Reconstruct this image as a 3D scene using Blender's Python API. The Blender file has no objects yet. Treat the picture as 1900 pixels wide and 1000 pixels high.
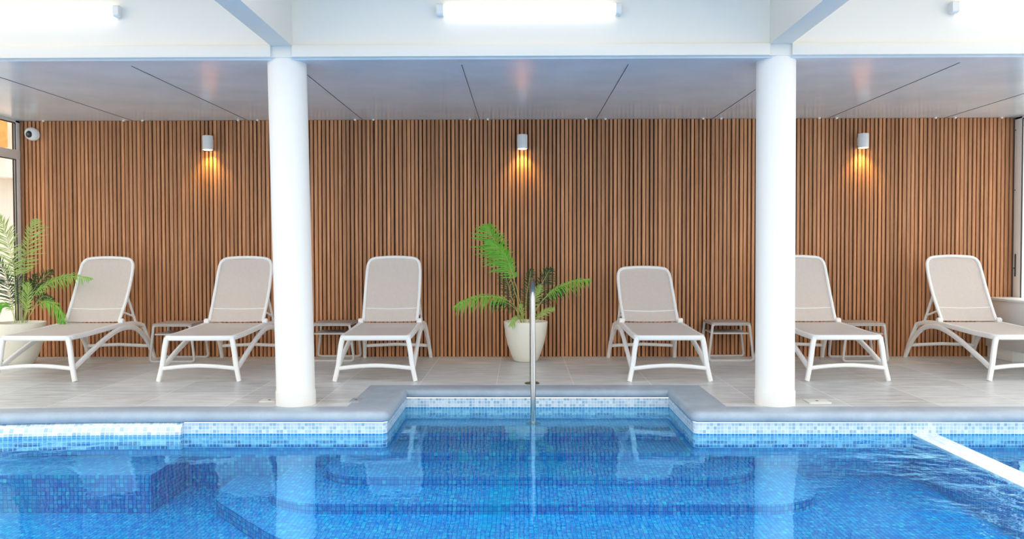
import bpy, bmesh, math, random
from mathutils import Vector, Matrix, Euler
random.seed(7)
C = bpy.context.scene
COL = C.collection
PI = math.pi

# ------------------------------------------------------------------ camera
F = 1550.0; CAMZ = 1.175
cd = bpy.data.cameras.new('camera'); cam = bpy.data.objects.new('camera', cd); COL.objects.link(cam)
cd.sensor_width = 36; cd.lens = 36 * F / 1900; cd.clip_start = .05; cd.clip_end = 200
cam.location = (0, 0, CAMZ)
YAW = math.radians(.59); PITCH = math.radians(-1.48); ROLL = math.radians(-.11)
cam.matrix_world = (Matrix.Translation(cam.location) @ Matrix.Rotation(YAW, 4, 'Z') @
                    Matrix.Rotation(PI/2 + PITCH, 4, 'X') @ Matrix.Rotation(ROLL, 4, 'Z'))
C.camera = cam
# ------------------------------------------------------------------ daylight and exposure
w = bpy.data.worlds.new('world'); C.world = w; w.use_nodes = True
bg = w.node_tree.nodes['Background']
bg.inputs[0].default_value = (1.0, .985, .955, 1); bg.inputs[1].default_value = 2.15
sd = bpy.data.lights.new('sun', 'SUN'); sun = bpy.data.objects.new('sun', sd); COL.objects.link(sun)
sd.energy = 3.4; sd.angle = math.radians(18); sd.color = (1, .98, .94)
sun.rotation_euler = (math.radians(10), math.radians(5), 0)    # added high sun, lighting the pool treads through a made-up roof opening
C.view_settings.view_transform = 'Standard'; C.view_settings.look = 'None'
C.view_settings.gamma = 1; C.view_settings.use_curve_mapping = False
C.view_settings.exposure = 0.16

# ------------------------------------------------------------------ material helpers
class NT:
    def __init__(s, name):
        s.m = bpy.data.materials.new(name); s.m.use_nodes = True
        s.t = s.m.node_tree; s.n = s.t.nodes; s.l = s.t.links
        s.p = s.n['Principled BSDF']; s.out = s.n['Material Output']
    def add(s, typ, **kw):
        n = s.n.new(typ)
        for k, v in kw.items():
            if k.startswith('i_'): n.inputs[k[2:].replace('_', ' ')].default_value = v
            else: setattr(n, k, v)
        return n
    def link(s, a, b): s.l.new(a, b)
    def math(s, op, a, b=None, c=None):
        n = s.n.new('ShaderNodeMath'); n.operation = op
        for i, v in enumerate((a, b, c)):
            if v is None: continue
            if isinstance(v, (int, float)): n.inputs[i].default_value = v
            else: s.l.new(v, n.inputs[i])
        return n.outputs[0]
    def mix(s, f, a, b, blend='MIX'):
        n = s.n.new('ShaderNodeMix'); n.data_type = 'RGBA'; n.blend_type = blend
        for i, v in ((0, f), (6, a), (7, b)):
            if isinstance(v, (int, float)): n.inputs[i].default_value = v
            elif isinstance(v, tuple): n.inputs[i].default_value = (*v[:3], 1)
            else: s.l.new(v, n.inputs[i])
        return n.outputs[2]
    def pos(s):
        g = s.n.new('ShaderNodeNewGeometry'); sp = s.n.new('ShaderNodeSeparateXYZ')
        s.l.new(g.outputs['Position'], sp.inputs[0]); return g.outputs['Position'], sp.outputs
    def comb(s, x, y, z=0.0):
        n = s.n.new('ShaderNodeCombineXYZ')
        for i, v in enumerate((x, y, z)):
            if isinstance(v, (int, float)): n.inputs[i].default_value = v
            else: s.l.new(v, n.inputs[i])
        return n.outputs[0]
    def noise(s, vec, scale, detail=3, rough=.5):
        n = s.n.new('ShaderNodeTexNoise'); n.inputs['Scale'].default_value = scale
        n.inputs['Detail'].default_value = detail; n.inputs['Roughness'].default_value = rough
        if vec is not None: s.l.new(vec, n.inputs['Vector'])
        return n.outputs['Fac']
    def ramp(s, fac, stops):
        n = s.n.new('ShaderNodeValToRGB'); e = n.color_ramp.elements
        while len(e) < len(stops): e.new(.5)
        for i, (p, c) in enumerate(stops):
            e[i].position = p; e[i].color = (*c, 1)
        s.l.new(fac, n.inputs[0]); return n.outputs[0]
    def bump(s, h, strength=.2, dist=.01):
        n = s.n.new('ShaderNodeBump'); n.inputs['Strength'].default_value = strength
        n.inputs['Distance'].default_value = dist; s.l.new(h, n.inputs['Height'])
        s.l.new(n.outputs[0], s.p.inputs['Normal']); return n

def plain(name, col, rough=.5, metal=0, emit=None, es=0, nz=.06, nscale=6, spec=.5, bump=0):
    t = NT(name); p = t.p
    g, _ = t.pos()
    f = t.noise(g, nscale, 4)
    c = t.mix(f, tuple(max(0, x*(1-nz)) for x in col), tuple(min(1, x*(1+nz)) for x in col))
    t.link(c, p.inputs['Base Color'])
    p.inputs['Roughness'].default_value = rough; p.inputs['Metallic'].default_value = metal
    p.inputs['Specular IOR Level'].default_value = spec
    if emit:
        p.inputs['Emission Color'].default_value = (*emit, 1); p.inputs['Emission Strength'].default_value = es
    if bump: t.bump(t.noise(g, 90, 3), bump, .002)
    return t.m

M = {}
M['white_wall'] = plain('white_wall', (.82, .775, .70), .6, nz=.015, nscale=2, bump=.05)
M['column'] = plain('column_paint', (.84, .81, .765), .55, nz=.015, nscale=3, bump=.06)
M['frame'] = plain('window_frame', (.90, .90, .87), .4, nz=.02)
M['gasket'] = plain('gasket', (.03, .035, .04), .5)
M['plastic'] = plain('lounger_plastic', (.88, .88, .87), .38, nz=.02)
M['taupe'] = plain('table_plastic', (.58, .545, .52), .45, nz=.03)
M['taupe_top'] = plain('table_top_plastic', (.42, .37, .345), .5, nz=.05)
M['pot'] = plain('pot_glaze', (.86, .83, .72), .4, nz=.02)
M['soil'] = plain('soil', (.05, .035, .025), .95, nz=.4, nscale=60, bump=.6)
M['chrome'] = plain('chrome', (.42, .44, .46), .16, 1, nz=.02)
M['lamp_white'] = plain('lamp_white', (.82, .83, .83), .4, nz=.02)
M['warm_bulb'] = plain('warm_bulb', (1, .8, .5), .5, emit=(1, .72, .3), es=14)
M['tube'] = plain('tube_diffuser', (.95, .95, .95), .5, emit=(1, .97, .93), es=1.8)
M['tube_cap'] = plain('tube_cap', (.80, .78, .74), .5)
M['seam'] = plain('seam_grey', (.10, .11, .12), .6)  # dark grey of the ceiling joints
M['black'] = plain('black_glass', (.012, .013, .015), .12)
M['grey_bench'] = plain('bench_panel', (.80, .82, .82), .45, nz=.02)
M['cream_out'] = plain('cream_render', (.86, .78, .70), .8, nz=.03)
M['orange_wood'] = plain('orange_timber', (.75, .30, .07), .6, nz=.35, nscale=9)
M['ground_out'] = plain('paving_outside', (.55, .5, .44), .8, nz=.1)
M['dark_out'] = plain('dark_plastic', (.05, .055, .065), .6)
M['bracket'] = plain('bracket_white', (.9, .9, .86), .35)
M['lid'] = plain('lid_white', (.74, .74, .72), .5, nz=.03)
M['lid_grey'] = plain('lid_grey', (.36, .38, .40), .5, nz=.05)

def mat_slats():
    t = NT('slat_timber'); pos, xyz = t.pos(); pitch = .0436
    idx = t.math('FLOOR', t.math('DIVIDE', t.math('ADD', xyz[0], 20 * pitch - .009), pitch))
    wn = t.add('ShaderNodeTexWhiteNoise', noise_dimensions='1D'); t.link(idx, wn.inputs['W'])
    st = t.comb(t.math('MULTIPLY', xyz[0], 60), t.math('MULTIPLY', xyz[1], 10), t.math('ADD', t.math('MULTIPLY', xyz[2], 1.6), t.math('MULTIPLY', idx, 3.1)))
    g = t.noise(st, 1.3, 6, .6)
    base = t.ramp(g, [(.25, (.36, .150, .062)), (.55, (.59, .272, .125)), (.8, (.82, .44, .23))])
    v = t.ramp(wn.outputs['Value'], [(0, (.76, .74, .72)), (.5, (.95, .95, .95)), (1, (1.22, 1.18, 1.12))])
    c = t.mix(1.0, base, v, 'MULTIPLY')
    t.link(c, t.p.inputs['Base Color']); t.p.inputs['Roughness'].default_value = .55
    sp = t.noise(pos, 420, 2, .6)
    t.bump(sp, .25, .002)
    return t.m
M['slat'] = mat_slats()
M['slat_back'] = plain('slat_groove', (.045, .02, .010), .8, nz=.2)

def mat_deck():
    t = NT('deck_tiles'); pos, xyz = t.pos()
    W, L = .665, .62
    v = t.comb(t.math('SUBTRACT', xyz[1], 7.08 - 20*L), t.math('ADD', xyz[0], .21 + 10*W))
    b = t.add('ShaderNodeTexBrick', offset=.5, offset_frequency=2, squash=1.0, squash_frequency=2)
    t.link(v, b.inputs['Vector'])
    for k, q in (('Scale', 1), ('Mortar Size', .0028), ('Mortar Smooth', .1), ('Bias', 0), ('Brick Width', L), ('Row Height', W)):
        b.inputs[k].default_value = q
    b.inputs['Color1'].default_value = (0, 0, 0, 1); b.inputs['Color2'].default_value = (1, 1, 1, 1)
    st = t.comb(t.math('MULTIPLY', xyz[0], 2.2), t.math('MULTIPLY', xyz[1], 11), 0)
    n1 = t.noise(st, 1.5, 6, .62); n2 = t.noise(pos, 2.0, 4, .6)
    c = t.ramp(n1, [(.32, (.46, .475, .48)), (.5, (.63, .645, .65)), (.66, (.79, .80, .80))])
    c = t.mix(t.math('MULTIPLY', n2, .45), c, (.50, .505, .50))
    c = t.mix(.16, c, b.outputs['Color'], 'OVERLAY')
    c = t.mix(b.outputs['Fac'], c, (.90, .88, .83))
    t.link(c, t.p.inputs['Base Color']); 
    t.link(t.math('ADD', .28, t.math('MULTIPLY', n1, .2)), t.p.inputs['Roughness'])
    return t.m
M['deck'] = mat_deck()

def mat_coping():
    t = NT('coping_stone'); pos, xyz = t.pos()
    n = t.noise(pos, 5, 6, .65); n2 = t.noise(pos, 60, 3)
    c = t.ramp(n, [(.3, (.255, .325, .405)), (.6, (.33, .405, .49)), (.8, (.41, .48, .56))])
    c = t.mix(t.math('MULTIPLY', n2, .15), c, (.65, .68, .7))
    t.link(c, t.p.inputs['Base Color']); t.p.inputs['Roughness'].default_value = .42
    t.bump(n2, .12, .002)
    return t.m
M['coping'] = mat_coping()

def mosaic(name, tile, mode, stops, grout, waterline=False):
    """glass mosaic; mode picks the two in-plane axes by the true normal"""
    t = NT(name); g = t.n.new('ShaderNodeNewGeometry'); sp = t.n.new('ShaderNodeSeparateXYZ'); t.link(g.outputs['Position'], sp.inputs[0])
    sn = t.n.new('ShaderNodeSeparateXYZ'); t.link(g.outputs['True Normal'], sn.inputs[0])
    up = t.math('GREATER_THAN', t.math('ABSOLUTE', sn.outputs[2]), .72)
    sx = t.math('GREATER_THAN', t.math('ABSOLUTE', sn.outputs[0]), .72)
    X, Y, Z = sp.outputs
    a = t.math('ADD', t.math('MULTIPLY', X, t.math('SUBTRACT', 1, sx)), t.math('MULTIPLY', Y, sx))
    b = t.math('ADD', t.math('MULTIPLY', Z, t.math('SUBTRACT', 1, up)), t.math('MULTIPLY', Y, up))
    wob = t.noise(g.outputs['Position'], 7, 2)
    ta = t.math('ADD', t.math('DIVIDE', a, tile), t.math('MULTIPLY', wob, .8 if not waterline else .0))
    tb = t.math('ADD', t.math('DIVIDE', b, tile), .05)
    fa = t.math('FRACT', ta); fb = t.math('FRACT', tb)
    ia = t.math('FLOOR', ta); ib = t.math('FLOOR', tb)
    gw = .07
    def edge(f): return t.math('MAXIMUM', t.math('LESS_THAN', f, gw), t.math('GREATER_THAN', f, 1 - gw))
    gr = t.math('MAXIMUM', edge(fa), edge(fb))
    wn = t.add('ShaderNodeTexWhiteNoise', noise_dimensions='2D'); t.link(t.comb(ia, ib), wn.inputs['Vector'])
    r = wn.outputs['Value']
    c = t.ramp(r, stops)
    if waterline:
        # pale rows above, then a blue row and a stepped wave motif of dark and light blue rows
        pale = t.ramp(r, [(0, (.28, .46, .62)), (.3, (.44, .60, .72)), (1, (.70, .78, .84))])
        tri = t.math('PINGPONG', t.math('DIVIDE', a, .35), .5)
        lvl = t.math('ADD', t.math('MULTIPLY', tri, .11), t.math('MULTIPLY', ib, tile))
        dark = t.math('MULTIPLY', t.math('LESS_THAN', lvl, -.205), t.math('GREATER_THAN', lvl, -.24))
        mot = t.mix(dark, t.ramp(r, [(0, (.08, .40, .68)), (.5, (.20, .55, .76)), (1, (.45, .72, .84))]), t.ramp(r, [(0, (.004, .06, .25)), (.6, (.01, .16, .50)), (1, (.03, .32, .62))]))
        abv = t.math('GREATER_THAN', Z, -.158)
        low = t.math('LESS_THAN', Z, -.258)
        mot = t.mix(t.math('GREATER_THAN', Z, -.186), mot, t.ramp(r, [(0, (.0, .22, .55)), (1, (.04, .36, .68))]))
        c0 = t.mix(low, mot, c)
        c = t.mix(abv, c0, pale)
        grc = t.mix(abv, t.mix(low, (.62, .80, .90), grout), (.80, .86, .90))
    else: grc = grout
    c = t.mix(gr, c, grc)
    t.link(c, t.p.inputs['Base Color']); t.p.inputs['Roughness'].default_value = .22
    h = t.math('SUBTRACT', 1, gr); t.bump(h, .25, .002)
    return t.m
BL = [(0, (.0, .14, .50)), (.35, (.0, .20, .57)), (.7, (.0, .26, .61)), (.95, (.0, .34, .64)), (1, (.02, .46, .66))]
M['mosaic'] = mosaic('pool_mosaic', .0275, 0, BL, (.0, .08, .26))
M['mosaic_wall'] = mosaic('pool_wall_mosaic', .0255, 0, BL, (.0, .11, .28), True)
M['mosaic_big'] = mosaic('bulge_mosaic', .033, 0, BL, (.0, .08, .26), True)
M['divider_highlight'] = mosaic('divider_highlight_mosaic', .0275, 0, [(0, (.55, .68, .78)), (1, (.85, .9, .93))], (.85, .9, .92))  # pale tones paint the white highlight on the wet wall top

def thin_ior(t, fr, ior):
    # a single sheet without refraction: the same reflectance from both of its sides
    g = t.add('ShaderNodeNewGeometry')
    t.link(t.math('ADD', ior, t.math('MULTIPLY', g.outputs['Backfacing'], 1/ior - ior)), fr.inputs['IOR'])

def mat_water():
    t = NT('pool_water'); pos, xyz = t.pos()
    t.n.remove(t.p)
    gl = t.add('ShaderNodeBsdfGlossy'); gl.inputs['Roughness'].default_value = .0
    gl.inputs['Color'].default_value = (.44, .82, 1, 1)
    tr = t.add('ShaderNodeBsdfTransparent'); tr.inputs['Color'].default_value = (.80, .97, 1.0, 1)
    fr = t.add('ShaderNodeFresnel'); thin_ior(t, fr, 1.85)
    mx = t.add('ShaderNodeMixShader')
    # calm in the middle, rippled towards the right (the spill wall) and the far left
    right = t.math('SMOOTHSTEP', 1.2, 3.1, xyz[0]) if False else None
    mr = t.add('ShaderNodeMapRange', interpolation_type='SMOOTHSTEP'); t.link(xyz[0], mr.inputs['Value'])
    mr.inputs['From Min'].default_value = 1.5; mr.inputs['From Max'].default_value = 2.5
    mr.inputs['To Min'].default_value = 0; mr.inputs['To Max'].default_value = 1
    ml = t.add('ShaderNodeMapRange', interpolation_type='SMOOTHSTEP'); t.link(xyz[0], ml.inputs['Value'])
    ml.inputs['From Min'].default_value = -2.6; ml.inputs['From Max'].default_value = -3.6
    ml.inputs['To Min'].default_value = 0; ml.inputs['To Max'].default_value = .8
    spa = t.math('GREATER_THAN', xyz[0], 2.95)
    amp = t.math('ADD', .07, t.math('MULTIPLY', t.math('MULTIPLY', t.math('SUBTRACT', 1, spa), 2.0), t.math('MAXIMUM', mr.outputs[0], ml.outputs[0])))
    v = t.comb(t.math('MULTIPLY', xyz[0], .8), xyz[1], 0)
    n1 = t.noise(v, 3.0, 2, .5); n2 = t.noise(v, 13, 3, .55)
    h = t.math('MULTIPLY', t.math('ADD', n1, t.math('MULTIPLY', n2, .30)), amp)
    bp = t.add('ShaderNodeBump'); bp.inputs['Strength'].default_value = 1; bp.inputs['Distance'].default_value = .028
    t.link(h, bp.inputs['Height'])
    for n in (gl, fr): t.link(bp.outputs[0], n.inputs['Normal'])
    t.link(fr.outputs[0], mx.inputs[0]); t.link(tr.outputs[0], mx.inputs[1]); t.link(gl.outputs[0], mx.inputs[2])
    t.link(mx.outputs[0], t.out.inputs[0])
    return t.m
M['water'] = mat_water()

def mat_glass():
    t = NT('window_glass'); t.n.remove(t.p)
    gl = t.add('ShaderNodeBsdfGlossy'); gl.inputs['Roughness'].default_value = .01
    tr = t.add('ShaderNodeBsdfTransparent'); tr.inputs['Color'].default_value = (.95, .97, .96, 1)
    fr = t.add('ShaderNodeFresnel'); thin_ior(t, fr, 1.25)
    mx = t.add('ShaderNodeMixShader')
    t.link(fr.outputs[0], mx.inputs[0]); t.link(tr.outputs[0], mx.inputs[1]); t.link(gl.outputs[0], mx.inputs[2])
    t.link(mx.outputs[0], t.out.inputs[0]); return t.m
M['glass'] = mat_glass()

def mat_ceiling():
    t = NT('ceiling_panel'); pos, xyz = t.pos()
    n = t.noise(pos, 1.6, 5, .6)
    v = t.comb(t.math('MULTIPLY', xyz[0], 4), t.math('MULTIPLY', xyz[1], 14), 0)
    n3 = t.noise(v, 3, 5, .7)
    c = t.ramp(n, [(.3, (.60, .66, .71)), (.7, (.72, .78, .83))])
    c = t.mix(t.ramp(n3, [(.62, (0, 0, 0)), (.72, (.35, .35, .35))]), c, (.68, .71, .74))
    t.link(c, t.p.inputs['Base Color']); t.p.inputs['Roughness'].default_value = .18
    t.p.inputs['Specular IOR Level'].default_value = .17
    n2 = t.noise(pos, 70, 2, .5); t.bump(n2, .10, .003)
    return t.m
M['ceiling_low'] = mat_ceiling()

def mat_sling(name, col):
    t = NT(name); tc = t.add('ShaderNodeTexCoord'); o = tc.outputs['Object']
    sp = t.n.new('ShaderNodeSeparateXYZ'); t.link(o, sp.inputs[0])
    n = t.noise(o, 40, 3)
    wv = t.math('MULTIPLY', t.math('SINE', t.math('MULTIPLY', sp.outputs[0], 1250)), t.math('SINE', t.math('MULTIPLY', sp.outputs[2], 1250)))
    c = t.mix(n, tuple(x*.93 for x in col), tuple(min(1, x*1.07) for x in col))
    t.link(c, t.p.inputs['Base Color']); t.p.inputs['Roughness'].default_value = .7
    t.bump(wv, .15, .001)
    tr = t.add('ShaderNodeBsdfTransparent'); mx = t.add('ShaderNodeMixShader'); mx.inputs[0].default_value = .16
    t.link(t.p.outputs[0], mx.inputs[1]); t.link(tr.outputs[0], mx.inputs[2]); t.link(mx.outputs[0], t.out.inputs[0])
    return t.m
M['sling'] = mat_sling('sling_fabric', (.72, .65, .605))

def mat_leaf(name, a, b):
    t = NT(name); tc = t.add('ShaderNodeTexCoord')
    n = t.noise(tc.outputs['Object'], 14, 3)
    c = t.mix(n, a, b); t.link(c, t.p.inputs['Base Color']); t.p.inputs['Roughness'].default_value = .38
    tl = t.add('ShaderNodeBsdfTranslucent'); t.link(c, tl.inputs['Color'])
    mx = t.add('ShaderNodeMixShader'); mx.inputs[0].default_value = .3
    t.link(t.p.outputs[0], mx.inputs[1]); t.link(tl.outputs[0], mx.inputs[2]); t.link(mx.outputs[0], t.out.inputs[0])
    return t.m
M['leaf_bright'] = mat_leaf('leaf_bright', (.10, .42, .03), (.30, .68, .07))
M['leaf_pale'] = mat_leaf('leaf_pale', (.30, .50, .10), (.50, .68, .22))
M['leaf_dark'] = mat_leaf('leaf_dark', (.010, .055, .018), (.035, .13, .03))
M['stem'] = plain('stem', (.42, .55, .16), .5, nz=.15)

# ------------------------------------------------------------------ mesh helpers
class MB:
    def __init__(s): s.v = []; s.f = []
    def add(s, vs, fs):
        o = len(s.v); s.v += [tuple(x) for x in vs]; s.f += [tuple(o + i for i in f) for f in fs]; return s
    def box(s, a, b):
        x0, y0, z0 = a; x1, y1, z1 = b
        return s.add([(x0,y0,z0),(x1,y0,z0),(x1,y1,z0),(x0,y1,z0),(x0,y0,z1),(x1,y0,z1),(x1,y1,z1),(x0,y1,z1)],
                     [(0,3,2,1),(4,5,6,7),(0,1,5,4),(1,2,6,5),(2,3,7,6),(3,0,4,7)])
    def sweep(s, pts, w, h, up=(0,0,1), n=12, closed=False, e=3.0, caps=True):
        pts = [Vector(p) for p in pts]; N = len(pts); up = Vector(up)
        W = w if isinstance(w, (list, tuple)) else [w]*N; H = h if isinstance(h, (list, tuple)) else [h]*N
        vs = []; fs = []
        for i, p in enumerate(pts):
            if closed: t = pts[(i+1) % N] - pts[i-1]
            else: t = pts[min(i+1, N-1)] - pts[max(i-1, 0)]
            t.normalize(); sd = up.cross(t)
            if sd.length < 1e-4: sd = Vector((1, 0, 0)).cross(t)
            sd.normalize(); u = t.cross(sd)
            for k in range(n):
                a = 2*PI*(k+.5)/n; c, q = math.cos(a), math.sin(a)
                cx = math.copysign(abs(c)**(2/e), c); cy = math.copysign(abs(q)**(2/e), q)
                vs.append(p + sd*cx*W[i]/2 + u*cy*H[i]/2)
        for i in range(N if closed else N-1):
            j = (i+1) % N
            for k in range(n):
                fs.append((i*n+k, i*n+(k+1) % n, j*n+(k+1) % n, j*n+k))
        if not closed and caps: fs.append(tuple(range(n-1, -1, -1))); fs.append(tuple((N-1)*n+k for k in range(n)))
        return s.add(vs, fs)
    def lathe(s, prof, n=40, c=(0,0,0), axis='Z'):
        vs = []; fs = []
        for r, z in prof:
            for k in range(n):
                a = 2*PI*k/n; x, y = r*math.cos(a), r*math.sin(a)
                q = (x, y, z) if axis == 'Z' else ((x, z, y) if axis == 'Y' else (z, x, y))
                vs.append((c[0]+q[0], c[1]+q[1], c[2]+q[2]))
        for i in range(len(prof)-1):
            for k in range(n): fs.append((i*n+k, i*n+(k+1) % n, (i+1)*n+(k+1) % n, (i+1)*n+k))
        fs.append(tuple(range(n-1, -1, -1))); fs.append(tuple((len(prof)-1)*n+k for k in range(n)))
        return s.add(vs, fs)
    def prism(s, poly, z0, z1):
        n = len(poly)
        return s.add([(x, y, z0) for x, y in poly] + [(x, y, z1) for x, y in poly],
                     [tuple(range(n-1, -1, -1)), tuple(range(n, 2*n))] + [(i, (i+1) % n, n+(i+1) % n, n+i) for i in range(n)])
    def build(s, name, mat, parent=None, smooth=True, bevel=0, loc=None, recalc=True, angle=40):
        me = bpy.data.meshes.new(name); me.from_pydata(s.v, [], s.f)
        if recalc or bevel:
            bm = bmesh.new(); bm.from_mesh(me)
            if recalc: bmesh.ops.recalc_face_normals(bm, faces=bm.faces)
            if bevel:
                ed = [e for e in bm.edges if len(e.link_faces) == 2 and e.calc_face_angle(0) > .8]
                bmesh.ops.bevel(bm, geom=ed, offset=bevel, segments=2, affect='EDGES', profile=.5)
            bm.to_mesh(me); bm.free()
        me.materials.append(mat); me.update()
        if smooth:
            me.shade_smooth(); me.set_sharp_from_angle(angle=math.radians(angle))
        o = bpy.data.objects.new(name, me); COL.objects.link(o)
        if loc: o.location = loc
        if parent: o.parent = parent
        return o

def tag(o, label, cat, group=None, kind=None):
    o['label'] = label; o['category'] = cat
    if group: o['group'] = group
    if kind: o['kind'] = kind
    return o
def struct(o, label=None):
    o['kind'] = 'structure'
    if label: o['label'] = label
    return o
def empty(name, loc, rz=0):
    o = bpy.data.objects.new(name, None); COL.objects.link(o); o.location = loc; o.rotation_euler = (0, 0, rz)
    o.empty_display_size = .1; return o
def copy_tree(o, parent=None):
    c = o.copy(); COL.objects.link(c); c.parent = parent
    for ch in o.children: copy_tree(ch, c)
    return c
def crom(pts, seg=6, closed=False):
    P = [Vector(p) for p in pts]; N = len(P); out = []
    rng = range(N if closed else N-1)
    for i in rng:
        if closed: a, b, c, d = P[i-1], P[i], P[(i+1) % N], P[(i+2) % N]
        else: a, b, c, d = P[max(i-1, 0)], P[i], P[i+1], P[min(i+2, N-1)]
        for k in range(seg):
            t = k/seg
            out.append(.5*((2*b) + (-a+c)*t + (2*a-5*b+4*c-d)*t*t + (-a+3*b-3*c+d)*t**3))
    if not closed: out.append(P[-1])
    return out
def rrect(x0, x1, y0, y1, r, n=6):
    out = []
    for cx, cy, a0 in ((x1-r, y1-r, 0), (x0+r, y1-r, 90), (x0+r, y0+r, 180), (x1-r, y0+r, 270)):
        for k in range(n+1):
            a = math.radians(a0 + 90*k/n); out.append((cx + r*math.cos(a), cy + r*math.sin(a)))
    return out
def at(px, py, Y):
    """world point on the plane at depth Y for a place in the photograph"""
    hy = 460 - (px-966)*.0019
    return Vector(((px-966)/F*Y, Y, CAMZ - (py-hy)/F*Y))

WL, WR, WB = -5.41, 5.28, 9.01      # left and right glazing, slatted wall
ZC = 2.556                           # low ceiling
FY = 6.13                            # face of the cross beam
ZT = 3.35                            # high ceiling, cut short over the pool

# ------------------------------------------------------------------ slatted wall
pitch = .0436
mb = MB().box((WL-.1, WB+.022, -.05), (WR+.1, WB+.20, ZC+.02))
wall = struct(mb.build('wall_back', M['slat_back'], smooth=False), 'dark backing wall behind the vertical timber slats')
mb = MB(); x = WL + .004; i = 0
rs = random.Random(3)
while x < WR - .01:
    wd = .0305 + rs.uniform(-.003, .004); d = rs.uniform(-.002, .002)
    x1 = min(x + wd, WR); yf = WB + d; c = .0025
    prof = [(x, WB+.03), (x, yf+c), (x+c, yf), (x1-c, yf), (x1, yf+c), (x1, WB+.03)]
    n = len(prof)
    mb.add([(p[0], p[1], .0) for p in prof] + [(p[0], p[1], ZC-.002) for p in prof], [(k, k+1, n+k+1, n+k) for k in range(n-1)])
    x += pitch; i += 1
o = mb.build('slat_cladding', M['slat'], wall, smooth=False, recalc=False)
o['label'] = 'vertical brown timber slats with dark gaps'

# ------------------------------------------------------------------ ceilings and beams
struct(MB().box((WL-.1, FY+.02, ZC), (WR+.1, WB+.1, ZC+.06)).build('ceiling', M['ceiling_low'], smooth=False), 'glossy grey panelled low ceiling above the loungers')
struct(MB().box((WL-2, -3.4, -.2), (WR+2, -3.2, ZT)).build('wall_light_block', M['white_wall'], smooth=False), 'added white wall behind the viewpoint, blocking low light')  # unseen, added to keep low light off the pool risers
# panel seams (thin capping strips)
seams = []
for k, sx in enumerate((-5.85+1.0, -4.1+1.15, 0, 0)): pass
for k, px in enumerate((246, 460, 674, 890, 1106, 1320, 1532, 1746)):
    X = (px-966)/172.0
    o = MB().box((X-.003, FY+.2, ZC-.003), (X+.003, WB, ZC+.001)).build('trim_%d' % (k+1), M['seam'], smooth=False)
    struct(o, 'thin seam strip between ceiling panels')
    e0, e1 = (X+.003, X+.008) if X > 0 else (X-.008, X-.003)   # the pale lip lies on the outer side of each joint
    MB().box((e0, FY+.2, ZC-.0035), (e1, WB, ZC+.001)).build('seam_edge', M['tube_cap'], o, smooth=False)
struct(MB().box((WL-2, 5.0, ZT), (WR+2, FY+.3, ZT+.1)).build('ceiling_2', M['white_wall'], smooth=False), 'white high ceiling strip, cut short to let light onto the pool')  # unseen; its edge is set by how much light reaches the pool
struct(MB().box((WL-.1, FY, 2.571), (WR+.1, FY+.28, ZT)).build('wall_front', M['white_wall'], smooth=False), 'white cross wall above the columns')
for k, (a, b) in enumerate(((WL-.1, -1.822), (-1.665, 1.812), (1.972, WR+.1))):
    o = MB().box((a, FY-.022, 2.570), (b, FY+.01, 2.655)).build('trim_%d' % (k+11), M['white_wall'], bevel=.003)
    struct(o, 'white fascia band along the foot of the cross wall')
for k, (a, b) in enumerate(((-1.823, -1.665), (1.813, 1.971))):
    o = MB().box((a, -3.2, 2.652), (b, FY+.02, ZT+.02)).build('ceiling_beam', M['white_wall'], bevel=.004)
    struct(o, 'white downstand beam running over the pool to the %s column' % ('left', 'right')[k])

# ------------------------------------------------------------------ columns
def column(xb, xt, label):
    # the post stands a touch out of true
    mb = MB(); n = 48; prof = [(.146, -.02), (.1475, 0), (.1475, .100), (.1465, .104), (.1425, .110), (.1425, 2.66)]
    vs = []; fs = []
    for r, z in prof:
        cx = xb + (xt-xb)*max(z, 0)/2.571
        for k in range(n): vs.append((cx + r*math.cos(2*PI*k/n), 6.275 + r*math.sin(2*PI*k/n), z))
    for i in range(len(prof)-1):
        for k in range(n): fs.append((i*n+k, i*n+(k+1) % n, (i+1)*n+(k+1) % n, (i+1)*n+k))
    fs.append(tuple(range(n-1, -1, -1))); fs.append(tuple((len(prof)-1)*n+k for k in range(n)))
    o = mb.add(vs, fs).build('column', M['column'])
    o['kind'] = 'structure'; o['label'] = label
column(-1.700, -1.746, 'left round white column at the pool edge')
column(1.910, 1.903, 'right round white column at the pool edge')

# ------------------------------------------------------------------ pool edge path, left to right
def yl(X): return 5.96 - (.085*((X+2.6)/1.17)**2 if X < -2.6 else 0)
path = []; outer = []
for k in range(15):
    X = -5.41 + (5.41-2.6)*k/14; path.append((X, yl(X))); outer.append((X, yl(X)+.203))
path.append((-2.0, 5.96)); outer.append((-2.0, 6.163))
RL, RR, RB = -.965, 1.24, 6.96
def arc(cx, cy, r, a0, a1, n=5): return [(cx + r*math.cos(math.radians(a0+(a1-a0)*k/n)), cy + r*math.sin(math.radians(a0+(a1-a0)*k/n))) for k in range(n+1)]
ca = arc(RL-.05, 5.96+.05, .05, -90, 0)
path += ca; outer += [(-1.29, 6.163)]*len(ca)
path += [(RL, RB), (RR, RB)]; outer += [(-1.29, 7.13), (1.52, 7.13)]
cb = arc(RR+.05, 5.96+.05, .05, 180, 270)
path += cb; outer += [(1.52, 6.163)]*len(cb)
path += [(3.0, 5.96), (WR, 5.96)]; outer += [(3.0, 6.163), (WR, 6.163)]
NP = len(path)
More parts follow.
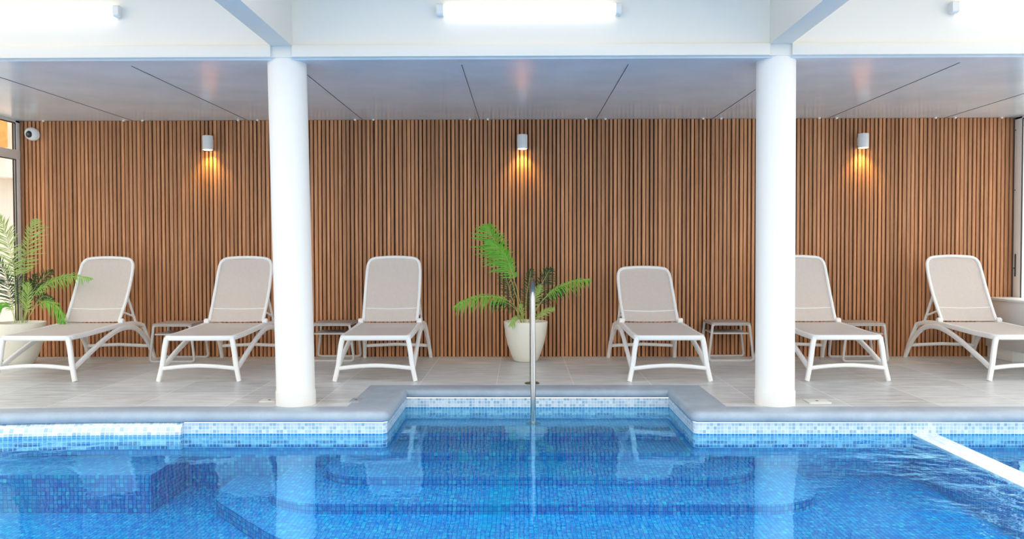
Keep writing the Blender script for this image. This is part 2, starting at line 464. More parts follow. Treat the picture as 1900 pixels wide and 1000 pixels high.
def offs(P, d):
    """offset to the left of the direction of travel (towards the deck)"""
    out = []
    for i in range(len(P)):
        p = Vector(P[i]); a = (p - Vector(P[i-1])).normalized() if i else None
        b = (Vector(P[i+1]) - p).normalized() if i < len(P)-1 else None
        if a is None: a = b
        if b is None: b = a
        n1 = Vector((-a.y, a.x)); n2 = Vector((-b.y, b.x)); m = n1 + n2
        m /= max(m.dot(n1), .3)
        out.append((p.x + m.x*d, p.y + m.y*d))
    return out
prof = [(.06, -.085), (0, -.075), (-.012, -.073), (-.019, -.062), (-.021, -.045), (-.017, -.026), (-.004, -.010), (.014, -.0015), (.035, .001)]
vs = []; fs = []
for d, z in prof: vs += [(*q, z) for q in offs(path, d)]
vs += [(*q, 0.0) for q in outer]; vs += [(*q, -.085) for q in outer]
R = len(prof) + 2
for r in range(R-1):
    for i in range(NP-1): fs.append((r*NP+i, r*NP+i+1, (r+1)*NP+i+1, (r+1)*NP+i))
cop = MB().add(vs, fs).build('coping', M['coping'], angle=60)
struct(cop, 'blue-grey bullnose coping around the pool edge')
# pool walls
P2 = offs(path, 0.0)
vs = [(*q, -.08) for q in P2] + [(*q, -.9) for q in P2]
fs = [(i, i+1, NP+i+1, NP+i) for i in range(NP-1)]
struct(MB().add(vs, fs).build('pool_wall', M['mosaic_wall'], smooth=False, recalc=False), 'mosaic pool wall below the coping')
# deck
mb = MB()
def deckquad(a, b): mb.add([(a[0], a[1], -.001), (b[0], b[1], -.001), (b[0], WB+.03, -.001), (a[0], WB+.03, -.001)], [(0, 1, 2, 3)])
for i in range(15): deckquad(outer[i], outer[i+1])
deckquad((-2.0, 6.163), (-1.29, 6.163)); deckquad((-1.29, 7.13), (1.52, 7.13)); deckquad((1.52, 6.163), (WR, 6.163))
struct(mb.build('floor', M['deck'], smooth=False), 'grey stone tile deck with pale joints')
# tiled bulge on the left with its end cap
bp = [(X, yl(X)) for X in [-5.41 + (5.41-2.43)*k/16 for k in range(17)]]
prof = [(.02, -.070), (-.004, -.080), (-.022, -.092), (-.036, -.110), (-.046, -.135), (-.052, -.165), (-.054, -.21), (-.054, -.34)]
vs = []; fs = []; n = len(bp)
for d, z in prof: vs += [(*q, z) for q in offs(bp, d)]
for r in range(len(prof)-1):
    for i in range(n-1): fs.append((r*n+i, r*n+i+1, (r+1)*n+i+1, (r+1)*n+i))
vs += [(bp[-1][0], 5.98, -.34)]
fs.append(tuple([r*n+n-1 for r in range(len(prof))] + [len(vs)-1]))
struct(MB().add(vs, fs).build('pool_wall_bulge', M['mosaic_big'], angle=35, recalc=False), 'rounded pale mosaic lip at the left pool wall')

# pool floor, bench, steps (levels as they stand under the still surface)
ZW = -.162
struct(MB().box((-6, -3, -.75), (2.8, 7.0, -.555)).build('pool_floor', M['mosaic'], smooth=False), 'blue mosaic pool floor')
def step(poly, z, name, label):
    struct(MB().prism(poly, -.56, z).build(name, M['mosaic'], smooth=False), label)
step([(-5.41, 5.0), (-5.41, 5.40), (-4.2, 5.40), (-2.42, 5.40), (-2.42, 6.0), (-5.41, 6.0)][1:], -.305, 'pool_bench', 'submerged mosaic bench at the left')
def lip(x0, x1, yf, r, yb, n=10):
    o = [(x1, yb)]
    for k in range(n+1):
        a = math.radians(0 - 90*k/n); o.append((x1-r + r*math.cos(a), yf+r + r*math.sin(a)))
    for k in range(n+1):
        a = math.radians(-90 - 90*k/n); o.append((x0+r + r*math.cos(a), yf+r + r*math.sin(a)))
    o.append((x0, yb)); return o[::-1]
platform = [(2.8, 6.0), (-2.05, 6.0)] + [tuple(p[:2]) for p in crom([(-2.05, 5.75, 0), (-2.0, 5.42, 0), (-1.80, 5.16, 0), (-1.6, 4.92, 0), (-1.3, 4.62, 0), (-.7, 4.3, 0), (.2, 4.15, 0), (1.2, 4.2, 0), (2.8, 4.2, 0)], 5)]
step(platform, -.462, 'pool_step', 'lowest wide blue mosaic pool step')
step(lip(-1.66, 1.93, 5.09, .42, 6.0), -.398, 'pool_step', 'fourth blue mosaic pool step')
step(lip(-1.355, 1.60, 5.48, .30, 6.0), -.338, 'pool_step', 'third blue mosaic pool step with round corners')
step(lip(-1.12, 1.36, 5.90, .06, 6.0), -.281, 'pool_step', 'second blue mosaic pool step')
step([(RL, 5.95), (RR, 5.95), (RR, 6.98), (RL, 6.98)], -.2805, 'pool_step', 'blue mosaic step at the mouth of the recess')
step([(RL, 6.27), (RR, 6.27), (RR, 6.98), (RL, 6.98)], -.222, 'pool_step', 'top blue mosaic step in the recess')
dv = MB().box((2.80, -3, -.75), (2.97, 5.97, ZW-.02)).build('pool_divider', M['mosaic'], smooth=False)
struct(dv, 'dividing wall between the pools, level with the water')
MB().box((2.795, -3, ZW-.02), (2.975, 5.97, ZW+.004)).build('highlight_cap', M['divider_highlight'], dv, bevel=.006)  # pale cap carries the painted highlight of the wet top
struct(MB().box((2.97, -3, -.75), (WR+.3, 7.0, -.50)).build('pool_floor_spa', M['mosaic'], smooth=False), 'mosaic floor of the side pool')
wt = MB()
pw = [(x, y - .001, ZW) for x, y in path[:-2]] + [(2.795, 5.959, ZW), (2.795, -3, ZW), (WL, -3, ZW)]
wt.add(pw, [tuple(range(len(pw)))[::-1]])
wt.add([(2.975, -3, ZW), (WR, -3, ZW), (WR, 5.959, ZW), (2.975, 5.959, ZW)], [(0, 1, 2, 3)])
for nm, a, b in (('pool_wall_left', (WL-.2, -3, -.8), (WL, 5.4, -.02)), ('pool_wall_right', (WR, -3, -.8), (WR+.2, 5.96, -.02)), ('pool_wall_near', (WL-.2, -3.2, -.8), (WR+.2, -3, -.02))):
    struct(MB().box(a, b).build(nm, M['mosaic'], smooth=False), 'mosaic side wall of the pool')
tag(wt.build('pool_water', M['water'], smooth=False), 'clear blue pool water in front of the deck', 'water', kind='stuff')

# ------------------------------------------------------------------ side glazing
def glazing(X, sgn, num):
    """frames run along the depth; sgn points outdoors"""
    r = empty('window_%d' % num, (X, WB, 0)); struct(r, ('left', 'right')[num-1] + ' white-framed glazing')
    f = MB()
    ys = [WB, WB-1.5, WB-3.0, WB-4.5, WB-6, WB-7.5, WB-9]
    o0, o1 = (0, .022*sgn)
    a, b = min(o0, o1), max(o0, o1)
    for k, y in enumerate(ys):
        f.box((a, y-WB-((.075, .13)[num-1] if k == 0 else .05), -.2), (b, y-WB+(.05 if k else 0), ZC if y > FY else ZT))
    if num == 1: f.box((a+.001, -9, 2.140), (b+.003, -.002, 2.235))
    f.box((a, -9, -.2), (b, 0, .06)); f.box((a, -9, ZC-.03 if 0 else ZC-.028), (b, 0, ZC+.02))
    f.build('window_frame', M['frame'], r, bevel=.004)
    g = MB().add([(.011*sgn, -9, .05), (.011*sgn, -.05, .05), (.011*sgn, -.05, ZC), (.011*sgn, -9, ZC)], [(0, 1, 2, 3)])
    g.build('pane', M['glass'], r, smooth=False)
    ga = MB(); e = -sgn*.002
    for k, y in enumerate(ys[:-1]):
        yy = y - WB - ((.078, .133)[num-1] if k == 0 else .053)
        for z0, z1 in (((.06, 2.137), (2.238, ZC-.03)) if num == 1 else ((.06, ZC-.03),)):
            ga.box((min(e, .009*sgn), yy-.010, z0), (max(e, .009*sgn), yy, z1))
            ga.box((min(e, .009*sgn), yy-1.36, z1-.010), (max(e, .009*sgn), yy, z1))
    ga.build('gasket', M['gasket'], r, smooth=False)
    if num == 2:
        h = MB().sweep([(-.004, -.045, .86), (-.004, -.045, 1.10)], .016, .012, n=10)
        h.build('flush_pull', M['gasket'], r)
        sc = MB()
        for z in (2.42, 1.78, .95): sc.lathe([(.0055, -.006), (.0055, .004)], 10, (0, -.02, z), 'X')
        sc.build('screw', M['gasket'], r)
    return r
glazing(WL, -1, 1); glazing(WR, 1, 2)

# ------------------------------------------------------------------ outdoors beyond the glass
MBx = MB().box((-9.5, 10.0, -.3), (-5.55, 10.3, 3.4))
MBx.box((-9.5, 9.75, 2.02), (-6.02, 10.0, 2.27))
MBx.box((-9.7, 1.0, -.3), (-9.5, 10.3, 3.2))  # unseen wing, added to block sky light from the left
o = MBx.build('neighbouring_wall', M['cream_out'], smooth=False)
tag(o, 'cream rendered outdoor wall seen through the left glazing, with an added wing blocking the sky', 'wall')
o = MB().box((-9.4, 9.62, 2.36), (-6.0, 9.75, 2.80)).build('timber_fascia', M['orange_wood'], smooth=False)
tag(o, 'orange timber fascia outdoors behind the top left pane', 'fascia')
struct(MB().box((-12, -4, -.4), (-5.5, 12, -.12)).build('ground_left', M['ground_out'], smooth=False), 'paving outside the left glazing')
struct(MB().box((5.6, -4, -.4), (12, 12, -.12)).build('ground_right', M['ground_out'], smooth=False), 'paving outside the right glazing')

# ------------------------------------------------------------------ wall lamps
def lamp(X, label):
    r = empty('wall_lamp', (X, WB-.075, 2.305))
    tag(r, label, 'lamp', 'white cylinder lamps on the slatted wall')
    MB().lathe([(.049, -.070), (.0545, -.076), (.0550, -.070), (.0550, .070), (.053, .0755), (.04, .077)], 36).build('lamp_body', M['lamp_white'], r, angle=50)
    MB().box((-.035, .04, -.045), (.035, .078, .045)).build('mounting_bracket', M['lamp_white'], r, bevel=.004)
    MB().lathe([(.040, -.079), (.040, -.071)], 30).build('bulb', M['warm_bulb'], r)
    ld = bpy.data.lights.new('warm_light', 'SPOT'); ld.energy = 17; ld.color = (1, .64, .15)
    ld.spot_size = math.radians(105); ld.spot_blend = .9; ld.shadow_soft_size = .03
    lo = bpy.data.objects.new('warm_light', ld); COL.objects.link(lo); lo.parent = r; lo.location = (0, 0.0, -.085)
    lo.rotation_euler = (math.radians(12), 0, 0)
lamp((386-966)/173.4, 'white cylinder wall lamp between the left pool column and the security camera')
lamp((969.5-966)/173.4, 'white cylinder wall lamp above the potted palm, in the middle bay')
lamp((1597-966)/173.4, 'white cylinder wall lamp to the right of the right column')

# ------------------------------------------------------------------ tube lights
def tubelight(X0, label):
    L = 1.335; z = 2.900
    r = empty('tube_light', (X0+L/2, FY-.0, z)); tag(r, label, 'tube light', 'tube lights on the white cross wall')
    def bar(a, b, g, d): 
        pts = rrect(-d, 0.0, -g, g, .018, 5)
        n = len(pts); m = MB(); vs = [(a, y, q) for y, q in pts] + [(b, y, q) for y, q in pts]
        return m.add(vs, [tuple(range(n)), tuple(range(2*n-1, n-1, -1))] + [(i, (i+1) % n, n+(i+1) % n, n+i) for i in range(n)])
    bar(-L/2+.05, L/2-.04, .038, .062).build('diffuser', M['tube'], r, angle=50)
    bar(-L/2, -L/2+.05, .041, .066).build('end_cap', M['tube_cap'], r, angle=50)
    bar(L/2-.04, L/2, .041, .066).build('end_cap', M['tube_cap'], r, angle=50)
tubelight(-.605, 'lit white tube light in the middle bay above the handrail')
tubelight(-2.912-1.335, 'lit white tube light at the left edge, left of the left beam')
tubelight(3.10, 'lit white tube light at the right edge, right of the right beam')

# ------------------------------------------------------------------ security camera
r = empty('security_camera', ((53-966)/173.4, WB-.001, 2.412)); tag(r, 'white dome security camera high on the slats in the left corner', 'camera')
bd = MB(); bd.lathe([(.070, 0), (.078, -.010), (.079, -.024), (.070, -.040), (.05, -.053), (.02, -.060)], 36, axis='Y')
o = bd.build('housing', M['lamp_white'], r); o.rotation_euler = (0, math.radians(25), 0); o.scale = (1.06, 1, .88)
o = MB().lathe([(.037, -.030), (.037, -.056), (.030, -.064), (.012, -.070)], 28, (-.012, 0, -.006), 'Y').build('lens', M['black'], r)
MB().box((-.022, -.073, -.016), (.000, -.066, .006)).build('lens_window', plain('lens_grey', (.10, .10, .11), .3), o, bevel=.002)

# ------------------------------------------------------------------ ceiling clips in pairs
first = None
NUM = 'first second third fourth fifth sixth seventh eighth ninth tenth eleventh twelfth thirteenth fourteenth fifteenth sixteenth seventeenth eighteenth'.split()
for ci, px in enumerate((80, 230, 265, 443, 479, 660, 694, 873, 906, 1087, 1123, 1303, 1336, 1516, 1548, 1729, 1765, 1850)):
    X = (px-966)/172.6
    if first is None:
        first = MB().lathe([(.014, 0), (.014, -.006), (.006, -.016)], 14).build('ceiling_clip', M['bracket']); o = first
    else: o = first.copy(); COL.objects.link(o)
    o.location = (X, WB-.035, ZC)
    tag(o, 'tiny white clip where the ceiling meets the slats, %s from the left' % NUM[ci], 'clip', 'tiny clips along the ceiling edge')

# ------------------------------------------------------------------ loungers
def make_lounger(back_angle, lowered=False):
    """origin: middle of the footprint; y runs from the foot end (-.81) to the wall end"""
    root = empty('sun_lounger', (0, 0, 0)); O = -.81; P = M['plastic']
    rail = lambda s: [(s*.295, O+.05, .383), (s*.297, O+.35, .388), (s*.297, O+.70, .402), (s*.297, O+.98, .412), (s*.30, O+1.25, .402), (s*.31, O+1.44, .365)]
    # frame: two rails and a rounded foot end bar in one loop
    pts = crom(rail(-1)[::-1], 5) + [Vector((-.283, O+.012, .383)), Vector((-.25, O-.003, .383))] + [Vector((x, O-.005, .383)) for x in (-.12, 0, .12)] + [Vector((.25, O-.003, .383)), Vector((.283, O+.012, .383))] + crom(rail(1), 5)
    MB().sweep(pts, .040, .046, n=14, e=3.2).build('frame', P, root, angle=50)
    MB().sweep([(-.30, O+1.08, .385), (.30, O+1.08, .385)], .03, .03, n=10).build('crossbar', P, root)
    for s in (-1, 1):
        pts = crom([(s*.288, O+.012, .385), (s*.305, O+.010, .30), (s*.322, O+.005, .17), (s*.335, O, .10), (s*.357, O-.01, 0)], 4)
        n = len(pts); ww = [.046 - .006*k/n for k in range(n)]
        MB().sweep(pts, ww, .042, up=(0, 1, 0), n=12, e=3.4).build('leg', P, root, angle=50)
        pts = crom([(s*.312, O+1.43, .372), (s*.325, O+1.49, .27), (s*.345, O+1.555, .12), (s*.355, O+1.60, 0)], 4)
        MB().sweep(pts, .036, .036, up=(0, 1, 0), n=12, e=3.4).build('leg', P, root, angle=50)
        pts = crom([(s*.334, O+.025, .115), (s*.331, O+.30, .215), (s*.324, O+.60, .310), (s*.318, O+.86, .368), (s*.318, O+1.06, .380), (s*.322, O+1.26, .345), (s*.334, O+1.42, .245), (s*.345, O+1.53, .12), (s*.353, O+1.585, .025)], 5)
        n = len(pts); ww = [.036 for k in range(n)]; hh = [.040 + .012*math.sin(PI*k/(n-1)) for k in range(n)]
        MB().sweep(pts, ww, hh, n=12, e=3.2).build('arched_brace', P, root, angle=50)
        k = MB().lathe([(.026, -.024), (.030, -.018), (.030, .018), (.026, .024)], 18, (s*.292, O+1.00, .443), 'X'); k.build('hinge', P, root, angle=50)
    MB().sweep(crom([(-.333, O, .112), (-.17, O, .130), (0, O, .138), (.17, O, .130), (.333, O, .112)], 4), .036, .036, n=12, e=3.2).build('stretcher', P, root, angle=50)
    MB().sweep([(-.342, O+1.535, .135), (0, O+1.535, .150), (.342, O+1.535, .135)], .03, .034, n=12, e=3.2).build('stretcher', P, root, angle=50)
    # seat sling with a gentle dip
    vs = []; fs = []; nx, ny = 10, 18
    for j in range(ny+1):
        y = .02 + (1.0-.02)*j/ny; zr = .402 + (.428-.402)*(j/ny)
        for i in range(nx+1):
            u = -1 + 2*i/nx; vs.append((u*.284, O+y, zr - .012*(1-u*u)*math.sin(PI*min(1, j/ny+.05))))
    for j in range(ny):
        for i in range(nx): a = j*(nx+1)+i; fs.append((a, a+1, a+nx+2, a+nx+1))
    MB().add(vs, fs).build('seat_sling', M['sling'], root)
    # backrest built flat, then tilted about its hinge
    br = MB(); A = math.radians(back_angle); hy, hz = O+1.00, .443
    def T(x, v, d):   # v along the back, d in front of it (towards the sitter)
        bow = .030*math.sin(PI*min(v, .73)/.73)
        d2 = d - bow
        return Vector((x, hy + v*math.cos(A) - (-d2)*-math.sin(A)*-1*-1, hz + v*math.sin(A) + d2*math.cos(A)))
    T2 = lambda x, v, d: Vector((x, hy + v*math.cos(A) - (d - .03*math.sin(PI*v/.73))*math.sin(A), hz + v*math.sin(A) + (d - .03*math.sin(PI*v/.73))*math.cos(A)))
    loop = [(-.268, -.0), (-.272, .12), (-.276, .3), (-.276, .48), (-.272, .60), (-.258, .672), (-.215, .712), (-.12, .725), (0, .730), (.12, .725), (.215, .712), (.258, .672), (.272, .60), (.276, .48), (.276, .3), (.272, .12), (.268, 0)]
    pts = crom([T2(x, v, 0) for x, v in loop], 3)
    bf = MB().sweep(pts, .030, .030, up=(0, -math.sin(A), math.cos(A)), n=12, e=3).build('backrest_frame', P, root, angle=60)
    vs = []; fs = []; ny = 22
    for j in range(ny+1):
        v = .0 + .722*j/ny
        hw = .268 if v < .60 else .268 - .055*((v-.60)/.122)**2.4
        for i in range(nx+1):
            u = -1 + 2*i/nx; p = T2(u*hw, v, -.012*(1-u*u)); vs.append(p)
    for j in range(ny):
        for i in range(nx): a = j*(nx+1)+i; fs.append((a, a+1, a+nx+2, a+nx+1))
    MB().add(vs, fs).build('backrest_sling', M['sling'], bf)
    MB().sweep([T2(-.27, .155, -.022), T2(0, .150, -.030), T2(.27, .155, -.022)], .045, .014, up=(0, math.cos(A), math.sin(A)), n=10).build('crossbar', P, bf)
    for s in (-1, 1):
        a = T2(s*.268, .30, -.02); b = Vector((s*.285, O+1.33, .40)); 
        m = MB().sweep([a, (a+b)/2, b], .022, .026, n=10); m.sweep([T2(s*.268, .12, -.02), (b+(a+b)/2)/2], .018, .02, n=10)
        m.build('backrest_prop', P, root)
    return root
G = 'white sun loungers along the slatted wall'
L_up = make_lounger(61)
spots = [(-4.305, 8.15, 0, 'white sling lounger furthest left, its foot end cut off, beside the left potted palm'),
         (-2.855, 8.15, .01, 'white sling lounger partly hidden behind the left column'),
         (-1.305, 8.16, .022, 'white sling lounger just right of the left column, with upright back'),
         (2.875, 8.17, 0, 'white sling lounger partly hidden behind the right column'),
         (4.470, 8.17, .0, 'white sling lounger furthest right, beside the low grey bench')]
for i, (x, y, a, lab) in enumerate(spots):
    o = L_up if i == 0 else copy_tree(L_up)
    o.location = (x, y, 0); o.rotation_euler = (0, 0, a); tag(o, lab, 'sun lounger', G)
L_low = make_lounger(46)
L_low.location = (1.302, 8.15, 0); L_low.rotation_euler = (0, 0, .012)
tag(L_low, 'white sling lounger right of the middle palm, its backrest lowest of all', 'sun lounger', G)

# ------------------------------------------------------------------ side tables
def make_table():
    r = empty('side_table', (0, 0, 0)); m = M['taupe']
    for y in (-.19, .19):
        def lp(w0, w1, z0, z1, rr):
            out = []
            for cx, cz, a0, in ((w1-rr, z1-rr, 0), (-w1+rr, z1-rr, 90), (-w0+rr, z0+rr, 180), (w0-rr, z0+rr, 270)):
                for k in range(6):
                    a = math.radians(a0+90*k/5); out.append((cx+rr*math.cos(a), y, cz+rr*math.sin(a)))
            return out
        MB().sweep(lp(.228, .192, .011, .385, .03), .026, .020, up=(0, 1, 0), n=10, closed=True).build('leg_loop', m, r, angle=50)
    MB().prism(rrect(-.200, .200, -.205, .205, .03), .385, .402).build('tabletop', M['taupe_top'], r, bevel=.003)
    MB().prism(rrect(-.190, .190, -.185, .185, .02), .283, .297).build('shelf', m, r, bevel=.003)
    for s in (-1, 1): MB().sweep([(s*.19, -.19, .385), (s*.19, .19, .385)], .02, .022, n=8).build('rail', m, r)
    return r
T0 = make_table(); GT = 'low taupe side tables between the loungers'
for i, (x, y, a, lab) in enumerate([(-3.585, 8.72, 0, 'low taupe side table between the two leftmost loungers'),
        (-1.955, 8.78, 0, 'low taupe side table partly behind the left column'),
        (2.165, 8.79, 0, 'low taupe side table just left of the right column'),
        (3.515, 8.72, 0, 'low taupe side table between the two rightmost loungers')]):
    o = T0 if i == 0 else copy_tree(T0)
    o.location = (x, y, 0); o.rotation_euler = (0, 0, a); tag(o, lab, 'side table', GT)

# ------------------------------------------------------------------ potted palms
def frond(parent, pts, mat, leaf=.13, n=22, start=.3, droop=.4, side=(1, 1), face=None, sw=.006, name='frond', seed=0, ang=55, lw=.0075):
    """pts: rachis in world space; leaflets leave it on both sides and droop"""
    rr = random.Random(seed); C_ = crom(pts, 8); N = len(C_)
    face = Vector(face or (0, -1, 0)).normalized()
    mb = MB(); fs = []
    mb.sweep(C_, [sw*(1-.75*i/N)+.0012 for i in range(N)], [sw*(1-.75*i/N)+.0012 for i in range(N)], n=6, e=2, up=(.3, 1, .2))
    rach = mb
    lf = MB()
    n = int(n*1.35)
    for i in range(n):
        f = start + (1-start)*(i+rr.uniform(.2, .8))/n
        q = f*(N-1); k = min(int(q), N-2); p = C_[k].lerp(C_[k+1], q-k)
        t = (C_[min(k+2, N-1)] - C_[max(k-1, 0)]).normalized()
        sd = t.cross(face).normalized()
        prof = math.sin(PI*min(1, (f-start)/(1-start)*.80+.18))**.7
        for s in (-1, 1):
            sc = side[0] if s < 0 else side[1]
            if sc <= 0: continue
            ll = leaf*sc*prof*rr.uniform(.78, 1.15)
            a = math.radians(ang*(1-.45*(f-start)/(1-start)) + rr.uniform(-12, 12))
            rr2 = rr.uniform(.6, 1.5); d = (t*math.cos(a) + sd*s*math.sin(a) + face*rr.uniform(-.15, .45)).normalized()
            wv = d.cross(face).normalized() * lw * .5
            a0 = p; vs = []
            for j, (u, wf) in enumerate(((0, .35), (.25, 1), (.55, .9), (.82, .5), (1, .04))):
                c = a0 + d*ll*u + Vector((0, 0, -1))*ll*droop*u*u*rr2
                # a shallow fold down the midrib
                vs += [c - wv*wf + face*lw*.12*wf, c, c + wv*wf + face*lw*.12*wf]
            fl = []
            for j in range(4):
                b = j*3; fl += [(b, b+1, b+4, b+3), (b+1, b+2, b+5, b+4)]
            lf.add(vs, fl)
    o = lf.build(name, mat, parent, recalc=False)
    rach.build('stem', M['stem'], o)
    return o
def pot(parent, R0, Rb, H):
    prof = [(Rb*.9, 0), (Rb, .008), (Rb*1.20, .06), (Rb + (R0-Rb)*.62, H*.42), (R0*.93, H*.68), (R0*.985, H*.9), (R0, H*.975), (R0*.993, H), (R0*.93, H), (R0*.91, H*.95), (R0*.9, H*.88)]
    MB().lathe(prof, 48).build('pot', M['pot'], parent, angle=55)
    MB().lathe([(R0*.90, H*.86), (R0*.6, H*.90), (.01, H*.91)], 32).build('soil', M['soil'], parent)

def palm(base, pots, fronds, label, name='potted_palm'):
    r = empty(name, base); tag(r, label, 'potted plant', 'palms in cream pots')
    pot(r, *pots); inv = Vector(base)
    for i, fr in enumerate(fronds):
        pl, kw = fr; pts = [at(px, py, Y) - inv for px, py, Y in pl]
        frond(r, pts, seed=i*7+3, **kw)
    return r
LB, LP, LD = M['leaf_bright'], M['leaf_pale'], M['leaf_dark']
palm((.052, 8.66, 0), (.228, .125, .415), [
    ([(970, 598, 8.66), (958, 550, 8.62), (938, 490, 8.58), (918, 450, 8.55), (905, 418, 8.5)], dict(mat=LB, leaf=.27, n=38, start=.44, droop=.10, side=(.95, .55), ang=74, lw=0.0118)),
    ([(973, 598, 8.66), (965, 560, 8.6), (950, 505, 8.55), (935, 470, 8.5), (908, 445, 8.45)], dict(mat=LB, leaf=.25, n=36, start=.44, droop=.12, side=(.9, .35), ang=62, lw=0.0112)),
    ([(968, 598, 8.66), (955, 568, 8.6), (925, 552, 8.5), (880, 552, 8.4), (842, 570, 8.3)], dict(mat=LB, leaf=.11, n=34, start=.40, droop=.85, ang=65, lw=0.0087, face=(.1, -.8, .6))),
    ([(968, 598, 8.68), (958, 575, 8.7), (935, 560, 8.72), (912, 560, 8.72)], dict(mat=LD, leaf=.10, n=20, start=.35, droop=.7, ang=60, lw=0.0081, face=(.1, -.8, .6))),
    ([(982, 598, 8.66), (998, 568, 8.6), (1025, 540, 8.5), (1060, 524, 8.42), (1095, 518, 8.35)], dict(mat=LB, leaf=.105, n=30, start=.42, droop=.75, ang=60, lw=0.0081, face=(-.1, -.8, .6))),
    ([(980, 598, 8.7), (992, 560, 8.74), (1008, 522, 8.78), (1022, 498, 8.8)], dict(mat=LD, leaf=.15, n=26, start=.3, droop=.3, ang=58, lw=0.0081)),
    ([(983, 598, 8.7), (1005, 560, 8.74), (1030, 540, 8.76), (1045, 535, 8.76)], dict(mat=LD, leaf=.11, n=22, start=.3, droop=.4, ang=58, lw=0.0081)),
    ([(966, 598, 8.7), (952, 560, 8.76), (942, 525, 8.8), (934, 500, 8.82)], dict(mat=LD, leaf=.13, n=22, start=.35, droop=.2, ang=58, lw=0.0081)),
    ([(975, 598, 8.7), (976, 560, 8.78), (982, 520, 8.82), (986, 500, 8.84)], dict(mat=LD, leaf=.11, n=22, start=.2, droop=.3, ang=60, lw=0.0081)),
    ([(985, 598, 8.66), (990, 570, 8.6), (995, 545, 8.56), (1003, 530, 8.55)], dict(mat=LP, leaf=.10, n=18, start=.3, droop=.3, ang=50, lw=0.0074)),
    ([(968, 600, 8.6), (962, 590, 8.5), (954, 590, 8.44), (949, 603, 8.41)], dict(mat=LP, leaf=.09, n=14, start=.25, droop=.5, ang=50, lw=0.0081)),
    ([(985, 600, 8.6), (997, 588, 8.52), (1012, 578, 8.48), (1028, 572, 8.45)], dict(mat=LP, leaf=.075, n=16, start=.25, droop=.15, ang=50, lw=0.0074)),
    ([(972, 600, 8.62), (969, 580, 8.6), (966, 566, 8.58)], dict(mat=LP, leaf=.07, n=10, start=.3, droop=.1, ang=40, lw=0.0068)),
    ], 'palm in a cream tapered pot in the middle, behind the handrail')
palm((-5.115, 8.46, 0), (.245, .13, .425), [
    ([(33, 600, 8.46), (36, 540, 8.42), (40, 490, 8.4), (50, 440, 8.36), (60, 408, 8.32)], dict(mat=LP, leaf=.20, n=26, start=.40, droop=.05, side=(.45, 1.15), ang=68, lw=0.0105)),
    ([(24, 600, 8.46), (22, 540, 8.4), (18, 490, 8.36), (8, 440, 8.32), (-6, 402, 8.3)], dict(mat=LP, leaf=.20, n=30, start=.38, droop=.15, side=(1, 1), ang=62, lw=0.0099)),
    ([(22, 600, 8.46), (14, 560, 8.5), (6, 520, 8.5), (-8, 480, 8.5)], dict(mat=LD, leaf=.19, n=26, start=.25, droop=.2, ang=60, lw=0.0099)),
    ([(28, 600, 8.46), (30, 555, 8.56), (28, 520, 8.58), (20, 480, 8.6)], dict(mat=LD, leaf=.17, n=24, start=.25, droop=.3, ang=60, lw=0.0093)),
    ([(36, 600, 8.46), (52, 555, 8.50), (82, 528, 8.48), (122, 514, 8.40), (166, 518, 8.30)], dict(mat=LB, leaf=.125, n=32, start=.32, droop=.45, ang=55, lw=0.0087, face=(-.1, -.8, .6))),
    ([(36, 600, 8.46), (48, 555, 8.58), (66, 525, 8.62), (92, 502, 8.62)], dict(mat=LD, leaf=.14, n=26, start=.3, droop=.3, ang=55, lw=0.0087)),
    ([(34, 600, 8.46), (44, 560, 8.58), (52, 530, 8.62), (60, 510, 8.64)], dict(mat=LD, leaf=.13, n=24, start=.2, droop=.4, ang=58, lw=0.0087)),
    ([(40, 600, 8.42), (43, 578, 8.32), (45, 550, 8.28), (46, 526, 8.26)], dict(mat=LP, leaf=.115, n=20, start=.3, droop=.05, ang=52, lw=0.0081)),
    ([(42, 600, 8.46), (58, 572, 8.40), (82, 560, 8.32), (104, 576, 8.26), (110, 598, 8.24)], dict(mat=LB, leaf=.12, n=28, start=.35, droop=.55, ang=52, lw=0.0081)),
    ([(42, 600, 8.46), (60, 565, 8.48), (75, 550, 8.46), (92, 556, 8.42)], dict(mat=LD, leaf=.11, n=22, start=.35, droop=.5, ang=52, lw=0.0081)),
    ([(20, 600, 8.4), (14, 575, 8.34), (4, 565, 8.3), (-10, 572, 8.3)], dict(mat=LB, leaf=.10, n=18, start=.3, droop=.5, ang=55, lw=0.0081)),
    ], 'large palm in a cream pot in the left corner by the glazing')

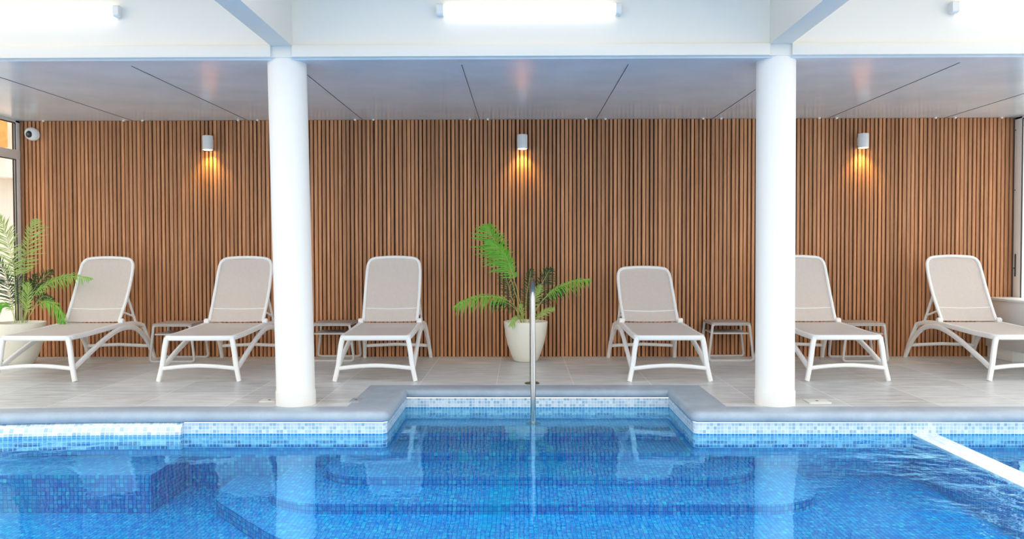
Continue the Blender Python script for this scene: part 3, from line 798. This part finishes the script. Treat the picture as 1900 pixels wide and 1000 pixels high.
# ------------------------------------------------------------------ handrail
XH = .098
r = empty('handrail', (XH, 6.9, 0)); tag(r, 'polished steel handrail arching from the deck down to the pool steps', 'handrail')
pts = crom([(0, .31, 0), (0, .31, .45), (0, .305, .72), (0, .24, .86), (0, .10, .905), (0, -.04, .87), (0, -.12, .78), (0, -.17, .55), (0, -.24, .15), (0, -.27, -.08), (0, -.27, -.222)], 8)
MB().sweep(pts, .043, .043, up=(1, 0, 0), n=24, e=2).build('rail', M['chrome'], r)
MB().lathe([(.022, -.002), (.064, -.001), (.066, .004), (.050, .014), (.024, .018)], 32, (0, .31, 0)).build('flange', M['chrome'], r)
MB().lathe([(.022, -.222), (.058, -.221), (.060, -.216), (.045, -.208), (.024, -.205)], 32, (0, -.27, 0)).build('flange', M['chrome'], r)

# ------------------------------------------------------------------ lids set in the deck
def lid(x, y, sx, sy, m, label):
    r = MB().prism(rrect(-sx/2, sx/2, -sy/2, sy/2, .012), -.004, .004).build('skimmer_lid', m, bevel=.0015)
    r.location = (x, y, .001); tag(r, label, 'lid', 'access lids set into the deck')
    MB().lathe([(.012, .003), (.012, .0052)], 14).build('finger_hole', M['dark_out'], r)
lid((1512-966)/284*CAMZ, F*CAMZ/286, .17, .17, M['lid'], 'square white access lid in the deck right of the right column')
lid((497-966)/284*CAMZ, F*CAMZ/284.5, .13, .13, M['lid'], 'small white access lid in the deck left of the left column')
lid((663-966)/284*CAMZ-.02, F*CAMZ/284, .08, .17, M['lid_grey'], 'grey lid beside the recess coping right of the left column')

# ------------------------------------------------------------------ low bench along the right glazing
r = empty('low_bench', (5.12, 8.2, 0)); tag(r, 'low pale grey boxed bench against the right glazing', 'bench')
MB().box((-.135, -.7, .118), (.14, .79, .615)).build('side_panel', M['grey_bench'], r, bevel=.004)
MB().box((-.150, -.71, .615), (.145, .80, .640)).build('bench_top', M['grey_bench'], r, bevel=.005)
MB().box((-.12, .32, 0), (.13, .78, .118)).build('plinth', M['frame'], r, bevel=.003)
MB().box((-.12, -.65, 0), (.13, -.2, .118)).build('plinth', M['frame'], r, bevel=.003)
